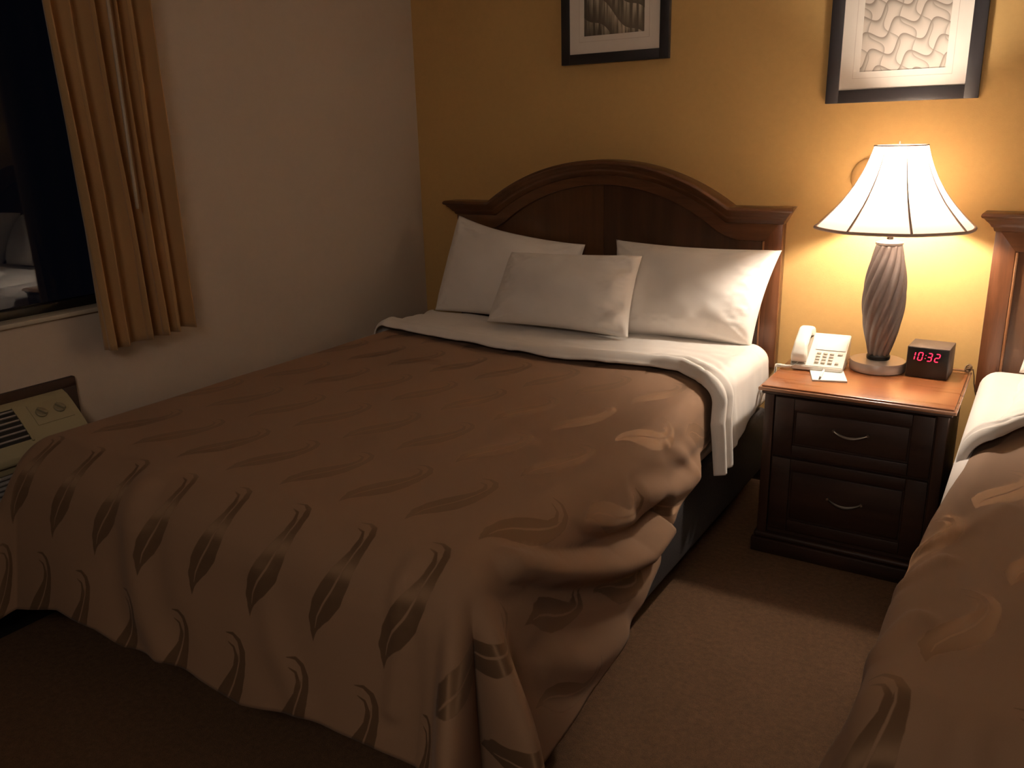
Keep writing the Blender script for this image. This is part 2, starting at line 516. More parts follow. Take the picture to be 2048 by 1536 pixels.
# ------------------------------------------------------------------ headboards
def headboard(cx, label):
    t = thing('headboard', label, 'headboard', (cx, 0, 0.50), 0, 'arched headboards on the mustard wall')
    loc = lambda o: (setattr(o, 'location', (0, 0, -0.50)), o)[1]
    zl, rise, hc = 1.123, 0.178, 0.555
    def circ(hc, rise):
        Rr = (hc * hc + rise * rise) / (2 * rise)
        return Rr
    def oz(x):
        Rr = circ(hc, rise)
        return zl if abs(x) >= hc else zl + rise - Rr + math.sqrt(Rr * Rr - x * x)
    def iz(x):
        base, hi, r_ = 0.995, 0.535, 0.205
        Rr = circ(hi, r_)
        a = base if abs(x) >= hi else base + r_ - Rr + math.sqrt(Rr * Rr - x * x)
        # eased foot of the arch
        e = 0.07
        if abs(abs(x) - hi) < e:
            s = (hi + e - abs(x)) / (2 * e)
            xi = hi - e
            top = base + r_ - Rr + math.sqrt(Rr * Rr - xi * xi)
            a = base + (top - base) * s * s * (1.0 if s < 1 else 1)
        return a
    hw, iw, zb = .753, .687, .50
    N = 64
    xs = sorted(set([round(-hw + 2 * hw * i / N, 4) for i in range(N + 1)] + [-hc, hc]))
    # backing panel
    ol = [(x, oz(x) - .03) for x in xs] + [(hw, zb), (-hw, zb)]
    loc(obj('back_panel', prism(bmesh.new(), ol, -.030, -.002), M_cherry, t))
    # frame: arched top rail, stiles, bottom rail
    bm = bmesh.new()
    M_ = 72
    prev = None
    for i in range(M_ + 1):
        s = i / M_
        xo = -hw + 2 * hw * s
        xi = -iw + 2 * iw * s
        q_ = [bm.verts.new((xo, -.0528, oz(xo) - .045)), bm.verts.new((xi, -.0528, iz(xi))),
              bm.verts.new((xi, -.030, iz(xi) - .004)), bm.verts.new((xo, -.030, oz(xo) - .045))]
        if prev:
            for a in range(4):
                bm.faces.new((prev[a], prev[(a + 1) % 4], q_[(a + 1) % 4], q_[a]))
        prev = q_
    loc(obj('top_rail', bm, M_cherry, t))
    for sx in (-1, 1):
        x0, x1 = sorted((sx * hw, sx * iw))
        loc(obj('stile', B(x0, x1, -.052, -.030, zb, 1.070, .003), M_cherry_v, t))
        bb = bmesh.new()
        tube(bb, [(sx * (iw - .004), -.045, zb), (sx * (iw - .004), -.045, iz(iw) - .002)], .0055, 8)
        loc(obj('bead', bb, M_bead_glint, t))
    loc(obj('bottom_rail', B(-iw, iw, -.052, -.030, zb, zb + .07, .003), M_cherry, t))
    # book-matched veneer halves
    for sx, mt in ((-1, M_veneer_l), (1, M_veneer_d)):
        pts = [(sx * iw * i / 30, iz(sx * iw * i / 30)) for i in range(31)]
        pts[0] = (sx * .0008, pts[0][1])
        ol = pts + [(sx * iw, zb + .06), (sx * .0008, zb + .06)]
        loc(obj('veneer_panel', prism(bmesh.new(), ol, -.036, -.030), mt, t))
    # swept crown moulding
    path = [(x, oz(x)) for x in xs]
    nrm = []
    for i, (x, z) in enumerate(path):
        def dirn(a, b):
            d = Vector((b[0] - a[0], b[1] - a[1])).normalized()
            return Vector((-d.y, d.x))
        n1 = dirn(path[i - 1], path[i]) if i else None
        n2 = dirn(path[i], path[i + 1]) if i < len(path) - 1 else None
        if n1 is None: n = n2
        elif n2 is None: n = n1
        else:
            n = (n1 + n2).normalized()
            n = n / max(.5, n.dot(n1))
        nrm.append(n)
    prof = [(0, 0, .036), (.0, -.094, .040), (-.004, -.101, .044), (-.010, -.104, .046), (-.016, -.101, .043), (-.019, -.094, .036), (-.026, -.090, .030),
            (-.034, -.080, .022), (-.042, -.073, .016), (-.046, -.072, .014), (-.050, -.064, .008), (-.060, -.060, .005), (-.064, -.052, .002), (-.064, 0, .0)]
    bm = bmesh.new()
    rows = []
    for (n_, y, e) in prof:
        row = []
        for i, ((x, z), n) in enumerate(zip(path, nrm)):
            ex = -e if i == 0 else (e if i == len(path) - 1 else 0)
            row.append(bm.verts.new((x + n.x * n_ + ex, y, z + n.y * n_)))
        rows.append(row)
    for A, C in zip(rows, rows[1:]):
        for i in range(len(A) - 1):
            bm.faces.new((A[i], A[i + 1], C[i + 1], C[i]))
    for i in (0, -1):
        bm.faces.new([r_[i] for r_ in rows])
    loc(obj('crown_moulding', bm, M_cherry, t, 50))
    return t
headboard(-1.600, 'dark cherry wood headboard with arched crown moulding behind the white pillows')
headboard(0.605, 'dark cherry wood headboard right of the lamp, cut off by the right frame edge')

# ------------------------------------------------------------------ beds
def bed(cx, label):
    t = thing('bed', label, 'bed', (cx, -1.06, 0), 0)
    bm = bmesh.new()
    box(bm, -.745, .745, -1.045, .985, .085, .345, .02, 3)
    obj('box_spring', bm, M_base, t)
    obj('bed_frame', B(-.66, .66, -.95, .98, 0, .085, .004), M_acdark, t)
    bm = bmesh.new()
    box(bm, -.752, .752, -1.045, .985, .350, .602, .06, 6)
    obj('mattress', bm, M_mattress, t, 180)
    return t
bed(-1.600, 'queen bed base and white mattress under the brown coverlet in the room corner')
bed(0.620, 'queen bed base and mattress at the right frame edge beside the nightstand')

def drape(name, xl, xr, yf, y0, zt, AL, AR, BF, feats=(), nu=230, nv=230, fl_side=6, fl_foot=12, amp=1.0, seed=1, xshift=None,
          lobes=((62, 8, .12), (27, 10, .11), (45, 6, -.07)), lobesL=((60, 16, .05), (25, 12, .04)), uoff=0.0):
    """A rectangular cloth over a box edge: left/right/foot overhang, folds at the foot corners."""
    re = .058
    ref = .085
    W = (xr - xl)
    s = np.linspace(0, 1, nu)
    tt = np.linspace(0, 1, nv)
    # how much of the grid is spent on the overhangs
    fu = .24
    ft = .24
    U = np.zeros((nu, nv)); V = np.zeros((nu, nv)); A = np.zeros((nu, nv)); Bq = np.zeros((nu, nv)); SD = np.zeros((nu, nv))
    for j, tj in enumerate(tt):
        if tj < 1 - ft:
            v = y0 + (yf + ref - y0) * tj / (1 - ft)
            b0 = 0.0
        else:
            v = yf + ref
            b0 = (tj - (1 - ft)) / ft
        for i, si in enumerate(s):
            if si < fu:
                x = xl + re; a = AL(v) * (1 - si / fu); side = -1
            elif si > 1 - fu:
                x = xr - re; a = AR(v) * (si - (1 - fu)) / fu; side = 1
            else:
                x = xl + re + (W - 2 * re) * (si - fu) / (1 - 2 * fu); a = 0; side = 0
            U[i, j] = x; V[i, j] = v; A[i, j] = a; SD[i, j] = side
            Bq[i, j] = b0 * BF(x + side * a)
    r = np.sqrt(A ** 2 + Bq ** 2)
    phi = np.degrees(np.arctan2(Bq, A + 1e-9))
    phi = np.where(r < 1e-6, 0, phi)
    fabu, fabv = U + SD * A, V - Bq
    dirx = np.where(A > 1e-9, np.cos(np.radians(phi)), 0) * np.where(SD == 0, 1, SD)
    dirx = np.where(A > 1e-9, dirx, 0)
    diry = np.where(Bq > 1e-9, -np.sin(np.radians(phi)), 0)
    corner = np.sin(np.radians(2 * phi)) * (A > 1e-9) * (Bq > 1e-9)
    RE = re + (ref - re) * np.sin(np.radians(np.clip(phi, 0, 90))) ** 2
    RE = np.where(Bq > 1e-9, RE, re)
    arc = RE * math.pi / 2
    fs = np.where(Bq > 1e-9, fl_side + (fl_foot - fl_side) * phi / 90, fl_side)
    fs = np.where((Bq > 1e-9) & (A <= 1e-9), fl_foot, fs)
    fs = fs + 9 * corner
    fs = fs - np.where(SD == -1, 4.0 * np.cos(np.radians(phi)) ** 2, 0)
    rr = np.minimum(r, arc)
    hor = RE * np.sin(rr / RE); dz = RE * (1 - np.cos(rr / RE))
    L = np.maximum(0, r - arc)
    hor = hor + L * np.sin(np.radians(fs)); dz = dz + L * np.cos(np.radians(fs))
    lob = np.zeros_like(hor)
    for sd, lb in ((1, lobes), (-1, lobesL)):
        for (p0, wd, am) in lb:
            lob += (SD == sd) * am * np.exp(-((phi - p0) / wd) ** 2) * (A > 1e-9) * (Bq > 1e-9)
    hor = hor + lob * smooth(r, .07, .34)
    # wrinkles along the surface normal
    nz = np.cos(np.clip(rr / RE, 0, math.pi / 2))
    nh = np.sin(np.clip(rr / RE, 0, math.pi / 2))
    D = amp * (.0016 * vnoise(fabu * 5, fabv * 5, seed) + .0007 * vnoise(fabu * 14, fabv * 11, seed + 1))
    sk = smooth(r, .03, .25)
    D += amp * sk * (.008 * vnoise(fabu * 5 + fabv * 2, fabv * 2.4 - fabu, seed + 2) + .0018 * vnoise(fabu * 12, fabv * 10, seed + 3))
    hor = hor + .032 * smooth(r, .03, .16) * smooth(-V, .80, 1.15) * np.where(SD == -1, .12 + .88 * np.sin(np.radians(phi)) ** 2, 1.0)
    Zs = zt - dz
    Xp = U + dirx * hor; Yp = V + diry * hor
    for kind, pts, wd, am, asym in feats:
        # distance to a polyline, on the right side in (y, z) or the foot in (x, z)
        if kind == 'top':
            pass
        if kind == 'side':
            a_, b_, msk = Yp, Zs, (SD == 1) * (r > 0) * np.cos(np.radians(phi)) ** 2
        elif kind == 'foot':
            a_, b_, msk = Xp, Zs, (Bq > 1e-9) * np.sin(np.radians(phi)) ** 2
        else:
            a_, b_, msk = Xp, Yp, np.ones_like(Xp)
        best = np.full(Xp.shape, 9.0); sg = np.zeros(Xp.shape)
        for (p, q) in zip(pts, pts[1:]):
            dx, dy = q[0] - p[0], q[1] - p[1]
            LL = dx * dx + dy * dy
            h_ = np.clip(((a_ - p[0]) * dx + (b_ - p[1]) * dy) / LL, 0, 1)
            ex, ey = a_ - p[0] - h_ * dx, b_ - p[1] - h_ * dy
            d_ = np.sqrt(ex * ex + ey * ey)
            cr_ = np.sign(dx * ey - dy * ex) * d_
            sg = np.where(d_ < best, cr_, sg)
            best = np.minimum(best, d_)
        D += msk * (smooth(r, 0, .07) if kind != 'top' else 1.0) * am * (np.exp(-(best / wd) ** 2) - asym * np.exp(-((sg - wd * 1.6) / (wd * 1.1)) ** 2) * np.exp(-(np.maximum(0, best - wd * 2.2) / (wd * .8)) ** 2)
                                               - .55 * asym * np.exp(-((sg + wd * 1.9) / wd) ** 2) * np.exp(-(np.maximum(0, best - wd * 2.2) / (wd * .8)) ** 2))
    D = np.maximum(D, -.001 - .040 * smooth(r, .07, .22))
    Xp = Xp + np.where(r > 1e-6, dirx * nh * D, 0)
    Yp = Yp + np.where(r > 1e-6, diry * nh * D, 0)
    Zp = Zs + nz * D
    lowz = .010 + .006 * vnoise(fabu * 9, fabv * 9, seed + 5) ** 2
    over = np.maximum(0, lowz - Zp)
    Zp = np.maximum(Zp, lowz)
    Xp = Xp + dirx * over * .6; Yp = Yp + diry * over * .6
    if xshift is not None:
        Xp = Xp + xshift(Yp, Xp)
    P = np.stack([Xp, Yp, Zp], -1)
    uv = np.stack([fabu + uoff, fabv], -1)
    me = grid_mesh(name, P, uv=uv)
    return me

def lerpf(tab):
    xs_, ys_ = [a for a, b in tab], [b for a, b in tab]
    return lambda v: float(np.interp(v, xs_, ys_))

feat1 = (
    ('side', [(-2.02, .58), (-1.95, .55), (-1.879, .51), (-1.76, .455), (-1.624, .40), (-1.469, .36), (-1.33, .375)], .030, .046, 1.0),
    ('side', [(-1.42, .50), (-1.277, .45), (-1.08, .42), (-.974, .41)], .030, .018, .4),
    ('side', [(-1.20, .56), (-1.12, .50), (-1.06, .44)], .022, .007, .3),
    ('side', [(-1.95, .33), (-1.80, .24), (-1.62, .20)], .040, .014, .3),
    ('foot', [(-1.817, .62), (-1.804, .541), (-1.794, .422), (-1.752, .31), (-1.671, .238)], .050, .018, .4),
    ('foot', [(-1.36, .50), (-1.30, .36), (-1.22, .26)], .035, .008, .2),
    ('foot', [(-.98, .58), (-.96, .46), (-.97, .33)], .020, .010, .3),
)
c1 = drape('coverlet', -2.385, -.845, -2.175, -.60, .615,
           lerpf([(-2.3, .36), (-.5, .30)]),
           lerpf([(-2.2, .53), (-2.0, .52), (-1.76, .49), (-1.5, .42), (-1.36, .37), (-1.22, .29), (-.95, .20), (-.5, .19)]),
           lerpf([(-2.75, .56), (-2.44, .54), (-2.27, .495), (-2.12, .455), (-1.94, .45), (-1.83, .47), (-1.65, .445), (-1.4, .475), (-1.2, .435), (-.87, .43), (-.3, .46)]),
           feat1)
c1 = link('coverlet', c1, M_cover, None, 180)
solidify(c1, .006, -1)
tag(c1, 'shiny brown coverlet with woven flame motifs draped over the corner bed', 'bedspread', 'brown damask coverlets')

def sh2(Y, X):
    return np.interp(Y, [-2.3, -1.8, -1.4, -1.09, -.9, -.75, -.6, -.3], [0, 0, .018, .045, .055, .088, .12, .14]) * (1 - smooth(X, .1, 1.1))
feat2 = (('top', [(-.135, -1.60), (-.07, -1.50), (-.02, -1.35)], .02, .008, .3),
         ('top', [(-.14, -1.75), (-.09, -1.66)], .015, .008, .3),
         ('top', [(-.14, -2.0), (-.10, -1.9)], .02, .010, .3),
         ('foot', [(.0, .60), (-.02, .45), (-.01, .3)], .03, .02, .4),
         ('foot', [(.16, .60), (.14, .45), (.15, .3)], .04, .03, .4))
c2 = drape('coverlet', -.150, 1.395, -2.19, -.62, .615, lerpf([(-2.3, .42), (-.5, .36)]), lerpf([(-2.3, .4), (-.5, .4)]), lerpf([(-1, .42), (2, .40)]),
           feat2, seed=31, xshift=sh2, nu=200, nv=200, fl_foot=13, lobesL=((66, 10, .06), (30, 10, .04)), uoff=-.06)
c2 = link('coverlet', c2, M_cover, None, 180)
solidify(c2, .006, -1)
tag(c2, 'brown coverlet on the second bed, cut off by the lower right frame edge', 'bedspread', 'brown damask coverlets')

# white top sheet turned down over the coverlet
def sheet(name, xl, xr, yhead, edge, AL, AR, zt, seed, xshift=None):
    re = .045
    nu, nv = 260, 60
    fu = .2
    P = np.zeros((nu, nv, 3))
    ii, jj = np.meshgrid(np.linspace(0, 1, nu), np.linspace(0, 1, nv), indexing='ij')
    side = np.where(ii < fu, -1, np.where(ii > 1 - fu, 1, 0))
    tcl = np.clip((ii - fu) / (1 - 2 * fu), 0, 1)
    X0 = xl + re + (xr - xl - 2 * re) * tcl
    fr = np.where(side == -1, 1 - ii / fu, np.where(side == 1, (ii - 1 + fu) / fu, 0))
    Afull = np.where(side == -1, AL, AR)
    # edge row follows a curve; fabric row position
    uu = X0 + side * fr * .3
    ye = np.interp(uu, [a for a, b in edge], [b for a, b in edge])
    Y = yhead + (ye - yhead) * jj
    A = fr * (Afull * (0.60 + 0.40 * np.clip((yhead - Y) / (yhead + .72), 0, 1.2)))
    rr = np.minimum(A, re * math.pi / 2)
    L = np.maximum(0, A - re * math.pi / 2)
    hor = re * np.sin(rr / re) + L * math.sin(R(4)); dz = re * (1 - np.cos(rr / re)) + L * math.cos(R(4))
    nz, nh = np.cos(rr / re), np.sin(rr / re)
    de = (Y - ye)                       # distance from the turned edge
    near = smooth(X0 + side * A, xr - .45, xr + .05)
    D = .010 * smooth(de, .0, .02) + .010 * np.exp(-((de - .035) / .022) ** 2) + .012 * smooth(-de, -.16, -.07)
    D += .012 * np.exp(-((de - .075 - .02 * vnoise(X0 * 4, Y * 0, seed)) / .02) ** 2)
    D += (.0016 + .007 * near) * (np.sin(de * 105 + 3.5 * vnoise(X0 * 3, Y * 4, seed + 1)) * np.exp(-(de / .16) ** 2))
    D += .004 * vnoise(X0 * 7 + A * 5, Y * 12, seed + 2) + .0015 * vnoise(X0 * 25, Y * 30, seed + 3)
    D += .004 + .004 * (side != 0) * vnoise(Y * 22, A * 3, seed + 4)
    Xp = X0 + side * hor + side * nh * D
    Zp = zt - dz + nz * D
    if xshift is not None:
        Xp = Xp + xshift(Y, Xp)
    P[..., 0] = Xp; P[..., 1] = Y; P[..., 2] = Zp
    return grid_mesh(name, P)
e1 = [(-2.7, -.60), (-2.45, -.615), (-2.356, -.625), (-2.15, -.655), (-1.96, -.685), (-1.7, -.73), (-1.46, -.755), (-1.27, -.735), (-1.10, -.70), (-.99, -.71), (-.90, -.78), (-.86, -.83), (-.75, -.87), (-.55, -.86)]
o = link('top_sheet', sheet('top_sheet', -2.395, -.832, -.27, e1, .16, .275, .622, 5), M_white, None, 180)
solidify(o, .006, -1)
tag(o, 'white top sheet turned down over the brown coverlet below the pillows', 'sheet', 'turned-down white sheets')
e2 = [(-.6, -1.03), (-.16, -1.02), (-.10, -.98), (-.05, -.83), (0, -.68), (.15, -.63), (1.6, -.62)]
o = link('top_sheet', sheet('top_sheet', -.135, 1.41, -.27, e2, .26, .25, .628, 15, sh2), M_white, None, 180)
solidify(o, .006, -1)
tag(o, 'white sheet fold on the second bed at the right frame edge', 'sheet', 'turned-down white sheets')

# pillows
def pillow(TL, TR, BL, BR, thick, seed, label, group, sag=.03, peakTL=0.0, peakTR=0.0, rightfold=0.0):
    n = 66
    u, v = np.meshgrid(np.linspace(-1, 1, n), np.linspace(-1, 1, n), indexing='ij')
    TL, TR, BL, BR = [np.array(p, float) for p in (TL, TR, BL, BR)]
    cx = np.cross(TR - TL + BR - BL, TL - BL + TR - BR)
    nrm = cx / np.linalg.norm(cx)          # towards the viewer
    if nrm[1] > 0: nrm = -nrm
    # pull the edges in between the corners
    pin = .045
    u2 = u * (1 - pin * (1 - v ** 2) * np.abs(u) ** 3)
    v2 = v * (1 - pin * 1.3 * (1 - u ** 2) * np.abs(v) ** 3)
    v2 = v2 - sag * (1 - u ** 2) * smooth(v, .2, 1)
    s, t = (u2 + 1) / 2, (v2 + 1) / 2
    base = (BL[None, None] * ((1 - s) * (1 - t))[..., None] + BR * (s * (1 - t))[..., None] + TL * ((1 - s) * t)[..., None] + TR * (s * t)[..., None])
    up = (TL - BL) / np.linalg.norm(TL - BL)
    base = base + up * (peakTL * np.exp(-((u + 1) / .35) ** 2) * smooth(v, 0, 1))[..., None] + up * (peakTR * np.exp(-((u - 1) / .3) ** 2) * smooth(v, 0, 1))[..., None]
    prof = (np.clip(1 - u ** 2, 0, 1) ** .42) * (np.clip(1 - v ** 2, 0, 1) ** .42)
    prof = prof * (1 + .10 * vnoise(u * 1.7 + 9, v * 1.7, seed))
    rim = (1 - np.maximum(np.abs(u), np.abs(v)))
    edge = smooth(rim, 0, .12) * (1 - smooth(rim, .15, .5))
    wr = .0045 * vnoise(u * 2.2 + v, v * 2, seed + 1) + .0015 * vnoise(u * 7, v * 5 + u * 3, seed + 2) + .0035 * edge * vnoise(u * 14, v * 14, seed + 3)
    # creases running in from the corners
    for cu, cv in ((1, 1), (-1, 1), (1, -1), (-1, -1)):
        du, dv = u - cu, v - cv
        ang = np.arctan2(np.abs(dv), np.abs(du)); rad = np.sqrt(du ** 2 + dv ** 2)
        wr += .0035 * np.sin(ang * 11 + seed + cu) * np.exp(-(rad / .55) ** 2) * smooth(rad, .03, .25)
    wr += .0035 * np.sin(u * 17 + seed + 2 * vnoise(u * 2, v * 2, seed + 9)) * smooth(v, .35, .9) * (1 - smooth(v, .93, 1)) * (.5 + .5 * vnoise(u * 4, v, seed + 6))
    wr += rightfold * .012 * np.sin((v * 8 + vnoise(u * 3, v * 3, seed + 7) * 1.5)) * smooth(u, .55, .9)
    front = base + nrm * (thick * .62 * prof + wr * smooth(rim, 0, .1))[..., None]
    back = base - nrm * (thick * .38 * prof)[..., None]
    verts = list(map(tuple, front.reshape(-1, 3)))
    idxf = np.arange(n * n).reshape(n, n)
    idxb = np.full((n, n), -1)
    for i in range(n):
        for j in range(n):
            if i in (0, n - 1) or j in (0, n - 1):
                idxb[i, j] = idxf[i, j]
            else:
                idxb[i, j] = len(verts)
                verts.append(tuple(back[i, j]))
    faces = []
    for i in range(n - 1):
        for j in range(n - 1):
            faces.append((int(idxf[i, j]), int(idxf[i + 1, j]), int(idxf[i + 1, j + 1]), int(idxf[i, j + 1])))
            faces.append((int(idxb[i, j]), int(idxb[i, j + 1]), int(idxb[i + 1, j + 1]), int(idxb[i + 1, j])))
    me = bpy.data.meshes.new('pillow')
    me.from_pydata(verts, [], faces)
    bm = bmesh.new(); bm.from_mesh(me); bmesh.ops.recalc_face_normals(bm, faces=bm.faces); bm.to_mesh(me); bm.free()
    o = link('pillow', me, M_white, None, 180)
    tag(o, label, 'pillow', group)
    return o
G1 = 'white pillows on the corner bed'
pillow((-2.298, -.115, 1.062), (-1.642, -.125, .958), (-2.345, -.27, .642), (-1.62, -.30, .640), .17, 3,
       'white pillow at the far left, its pointed corner raised against the headboard', G1, sag=.075)
pillow((-1.500, -.125, .985), (-.828, -.115, .972), (-1.425, -.31, .636), (-.872, -.29, .636), .19, 11,
       'white pillow at the right of the bed, brightly lit by the lamp', G1, sag=.05)
pillow((-1.905, -.29, .935), (-1.312, -.285, .950), (-1.945, -.435, .660), (-1.300, -.435, .655), .17, 23,
       'smaller white pillow in the middle, leaning in front of the other two', G1, sag=.02, rightfold=1.0)
G2 = 'white pillows on the second bed'
pillow((.0, -.115, 1.0), (.62, -.12, .97), (-.02, -.30, .65), (.60, -.30, .65), .18, 31, 'white pillow on the second bed, the one nearer the nightstand', G2)
pillow((.66, -.115, .98), (1.30, -.12, .98), (.66, -.30, .65), (1.31, -.30, .65), .18, 41, 'white pillow on the second bed, the one farther from the nightstand', G2)

# ------------------------------------------------------------------ nightstand
NT_ = 0.599
ns = thing('nightstand', 'dark cherry nightstand with two drawers between the two beds', 'nightstand', (-.450, -.380, 0))
def NS(*a, **k):
    """box in room coordinates, stored relative to the nightstand"""
    bm = bmesh.new()
    box(bm, a[0] + .45, a[1] + .45, a[2] + .38, a[3] + .38, a[4], a[5], **k)
    return bm
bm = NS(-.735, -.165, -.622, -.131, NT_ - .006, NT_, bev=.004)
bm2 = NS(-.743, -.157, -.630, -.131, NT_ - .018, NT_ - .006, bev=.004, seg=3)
top = obj('top', bm, M_top_lit, ns)
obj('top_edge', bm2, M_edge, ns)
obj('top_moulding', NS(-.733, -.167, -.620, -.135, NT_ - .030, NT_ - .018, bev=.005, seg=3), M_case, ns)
# carcass
bm = NS(-.722, -.178, -.594, -.145, .070, NT_ - .030)
obj('carcass', bm, M_case_v_shaded, ns)
for sx in (-1, 1):
    xc = -.450 + sx * .258
    obj('post', NS(xc - .016, xc + .016, -.612, -.594, .070, NT_ - .030, bev=.004), M_case_v_shaded, ns)
obj('plinth', NS(-.738, -.162, -.630, -.140, 0.0, .052, bev=.004), M_case, ns)
obj('plinth_moulding', NS(-.732, -.168, -.624, -.142, .052, .072, bev=.008, seg=3), M_case, ns)
for z0, z1, hz in ((.362, .562, .468), (.092, .352, .230)):
    f = NS(-.688, -.212, -.603, -.594, z0, z1)
    x0, x1 = -.688 + .45, -.212 + .45
    # frame of the drawer front: four rails round a recessed field
    yf0, yf1 = -.612 + .38, -.602 + .38
    rw = .062
    rh = .040
    box(f, x0, x0 + rw, yf0, yf1, z0, z1, .003)
    box(f, x1 - rw, x1, yf0, yf1, z0, z1, .003)
    box(f, x0 + rw, x1 - rw, yf0, yf1, z0, z0 + rh, .003)
    box(f, x0 + rw, x1 - rw, yf0, yf1, z1 - rh, z1, .003)
    box(f, x0 + rw + .006, x1 - rw - .006, yf0 + .007, yf1, z0 + rh + .006, z1 - rh - .006, .003)
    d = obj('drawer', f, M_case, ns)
    pts = []
    for i in range(17):
        s = i / 16
        x = -.052 + .104 * s
        pts.append((x + .002, -.225 - .022 * math.sin(math.pi * s) ** .6, hz + .004 - .012 * math.sin(math.pi * s)))
    rs = [.0026 + .0022 * math.sin(math.pi * i / 16) for i in range(17)]
    hb = tube(bmesh.new(), pts, rs, 8)
    for sx in (-1, 1):
        tube(hb, [(sx * .052 + .002, -.222, hz + .004), (sx * .052 + .002, -.232, hz + .004)], .005, 10)
    obj('handle', hb, M_nickel, d)

# ------------------------------------------------------------------ table lamp
LX, LY = -.440, -.262
lamp = thing('table_lamp', 'lit table lamp with white bell shade and twisted pewter body on the nightstand', 'lamp', (LX, LY, NT_))
Z = lambda z: z - NT_
obj('base', lathe(bmesh.new(), [(.088, Z(.6)), (.091, Z(.603)), (.091, Z(.629)), (.088, Z(.634)), (.060, Z(.637)), (.034, Z(.638))], 64), M_pewter_l, lamp)
obj('lower_collar', lathe(bmesh.new(), [(.036, Z(.636)), (.038, Z(.641)), (.038, Z(.650)), (.034, Z(.655)), (.030, Z(.658))], 40), M_darkmetal, lamp)
prof = []
key = [(.652, .0335), (.70, .046), (.75, .058), (.80, .0655), (.85, .0685), (.90, .066), (.95, .0585), (1.0, .047), (1.028, .040)]
for i in range(61):
    z = .652 + (1.028 - .652) * i / 60
    prof.append((float(np.interp(z, [a for a, b in key], [b for a, b in key])), Z(z)))
def flute(r, z, a):
    tw = (z / .38) * R(115)
    c_ = abs(math.cos((a - tw) * 6))
    return r * (1.02 - .15 * (1 - c_))
# smooth the profile
pr = np.array([p[0] for p in prof])
for _ in range(12):
    pr[1:-1] = (pr[:-2] + 2 * pr[1:-1] + pr[2:]) / 4
prof = [(float(a), p[1]) for a, p in zip(pr, prof)]
obj('body', lathe(bmesh.new(), prof, 192, rf=flute), M_pewter, lamp, 180)
obj('upper_cap', lathe(bmesh.new(), [(.038, Z(1.026)), (.043, Z(1.030)), (.043, Z(1.036)), (.028, Z(1.041)), (.012, Z(1.046))], 40), M_pewter_l, lamp)
obj('socket', lathe(bmesh.new(), [(.010, Z(1.045)), (.010, Z(1.115)), (.018, Z(1.120)), (.018, Z(1.175)), (.013, Z(1.180))], 24), M_nickel, lamp)
obj('bulb', lathe(bmesh.new(), [(.012, Z(1.181)), (.014, Z(1.195)), (.021, Z(1.212)), (.027, Z(1.230)), (.028, Z(1.246)), (.024, Z(1.262)), (.012, Z(1.273)), (.002, Z(1.275))], 24), M_bulb, lamp, 180)
bm = bmesh.new()
for sx in (-1, 1):
    tube(bm, [(sx * .012, 0, Z(1.078)), (sx * .040, 0, Z(1.10)), (sx * .047, 0, Z(1.18)), (sx * .040, 0, Z(1.26)), (sx * .020, 0, Z(1.32)), (0, 0, Z(1.342))], .0018, 6)
tube(bm, [(0, 0, Z(1.34)), (0, 0, Z(1.358))], .003, 8)
for a in range(3):
    aa = a * 2 * math.pi / 3 + .4
    tube(bm, [(0, 0, Z(1.343)), (.079 * math.cos(aa), .079 * math.sin(aa), Z(1.343))], .0014, 6)
obj('harp', bm, M_nickel, lamp)
skey = [(0, .081), (.12, .090), (.25, .102), (.40, .120), (.55, .143), (.70, .171), (.85, .206), (1.0, .245)]
ZB, ZT = 1.086, 1.345
def shade_r(t):
    return float(np.interp(t, [a for a, b in skey], [b for a, b in skey]))
aim = math.atan2(-3.3 - LY, 0 - LX)       # seams are set out from the side that faces the room
seam0 = aim + R(12.5)
def shp(r, z, a):
    d = ((a - seam0) / R(45)) % 1.0
    return r * (1 - .030 * math.sin(math.pi * d))
sp_ = []
tv = np.linspace(1, 0, 33)
rv = np.array([shade_r(t) for t in tv])
for _ in range(4):
    rv[1:-1] = (rv[:-2] + 2 * rv[1:-1] + rv[2:]) / 4
for t_, r_ in zip(tv, rv):
    sp_.append((float(r_), Z(ZT + (ZB - ZT) * t_)))
shade = obj('shade', lathe(bmesh.new(), sp_, 128, cap=False, rf=shp), M_shade, lamp, 180)
shade.location = (.006, 0, 0)
for i in range(8):
    a = seam0 + i * R(45)
    pts = [(r_ * math.cos(a) * 1.004, r_ * math.sin(a) * 1.004, z) for r_, z in sp_]
    rs = [.0042 - .0032 * j / 32 for j in range(33)]
    obj('seam', tube(bmesh.new(), pts, rs, 6), M_trim, shade, 180)
for rr_, z_, th, nm in ((.2455, ZB, .0052, 'bottom_trim'), (.0815, ZT, .0022, 'top_trim')):
    pts = []
    for i in range(96):
        a = 2 * math.pi * i / 96
        q_ = shp(rr_, 0, a)
        pts.append((q_ * math.cos(a), q_ * math.sin(a), Z(z_)))
    obj(nm, tube(bmesh.new(), pts, th, 8, closed=True), M_trim, shade, 180)

# round plate on the wall behind the shade
o = obj('wall_plate', bmesh.ops and lathe(bmesh.new(), [(.066, 0), (.066, .006), (.060, .010), (.030, .012)], 48), M_tanplate)
o.rotation_euler = (R(90), 0, 0)
o.location = (-.562, -.0005, 1.232)
tag(o, 'round tan wall plate half hidden behind the lampshade', 'wall plate')

# ------------------------------------------------------------------ telephone
ph = thing('telephone', 'ivory push button desk telephone at the left of the nightstand', 'telephone', (-.616, -.392, NT_), R(3.5))
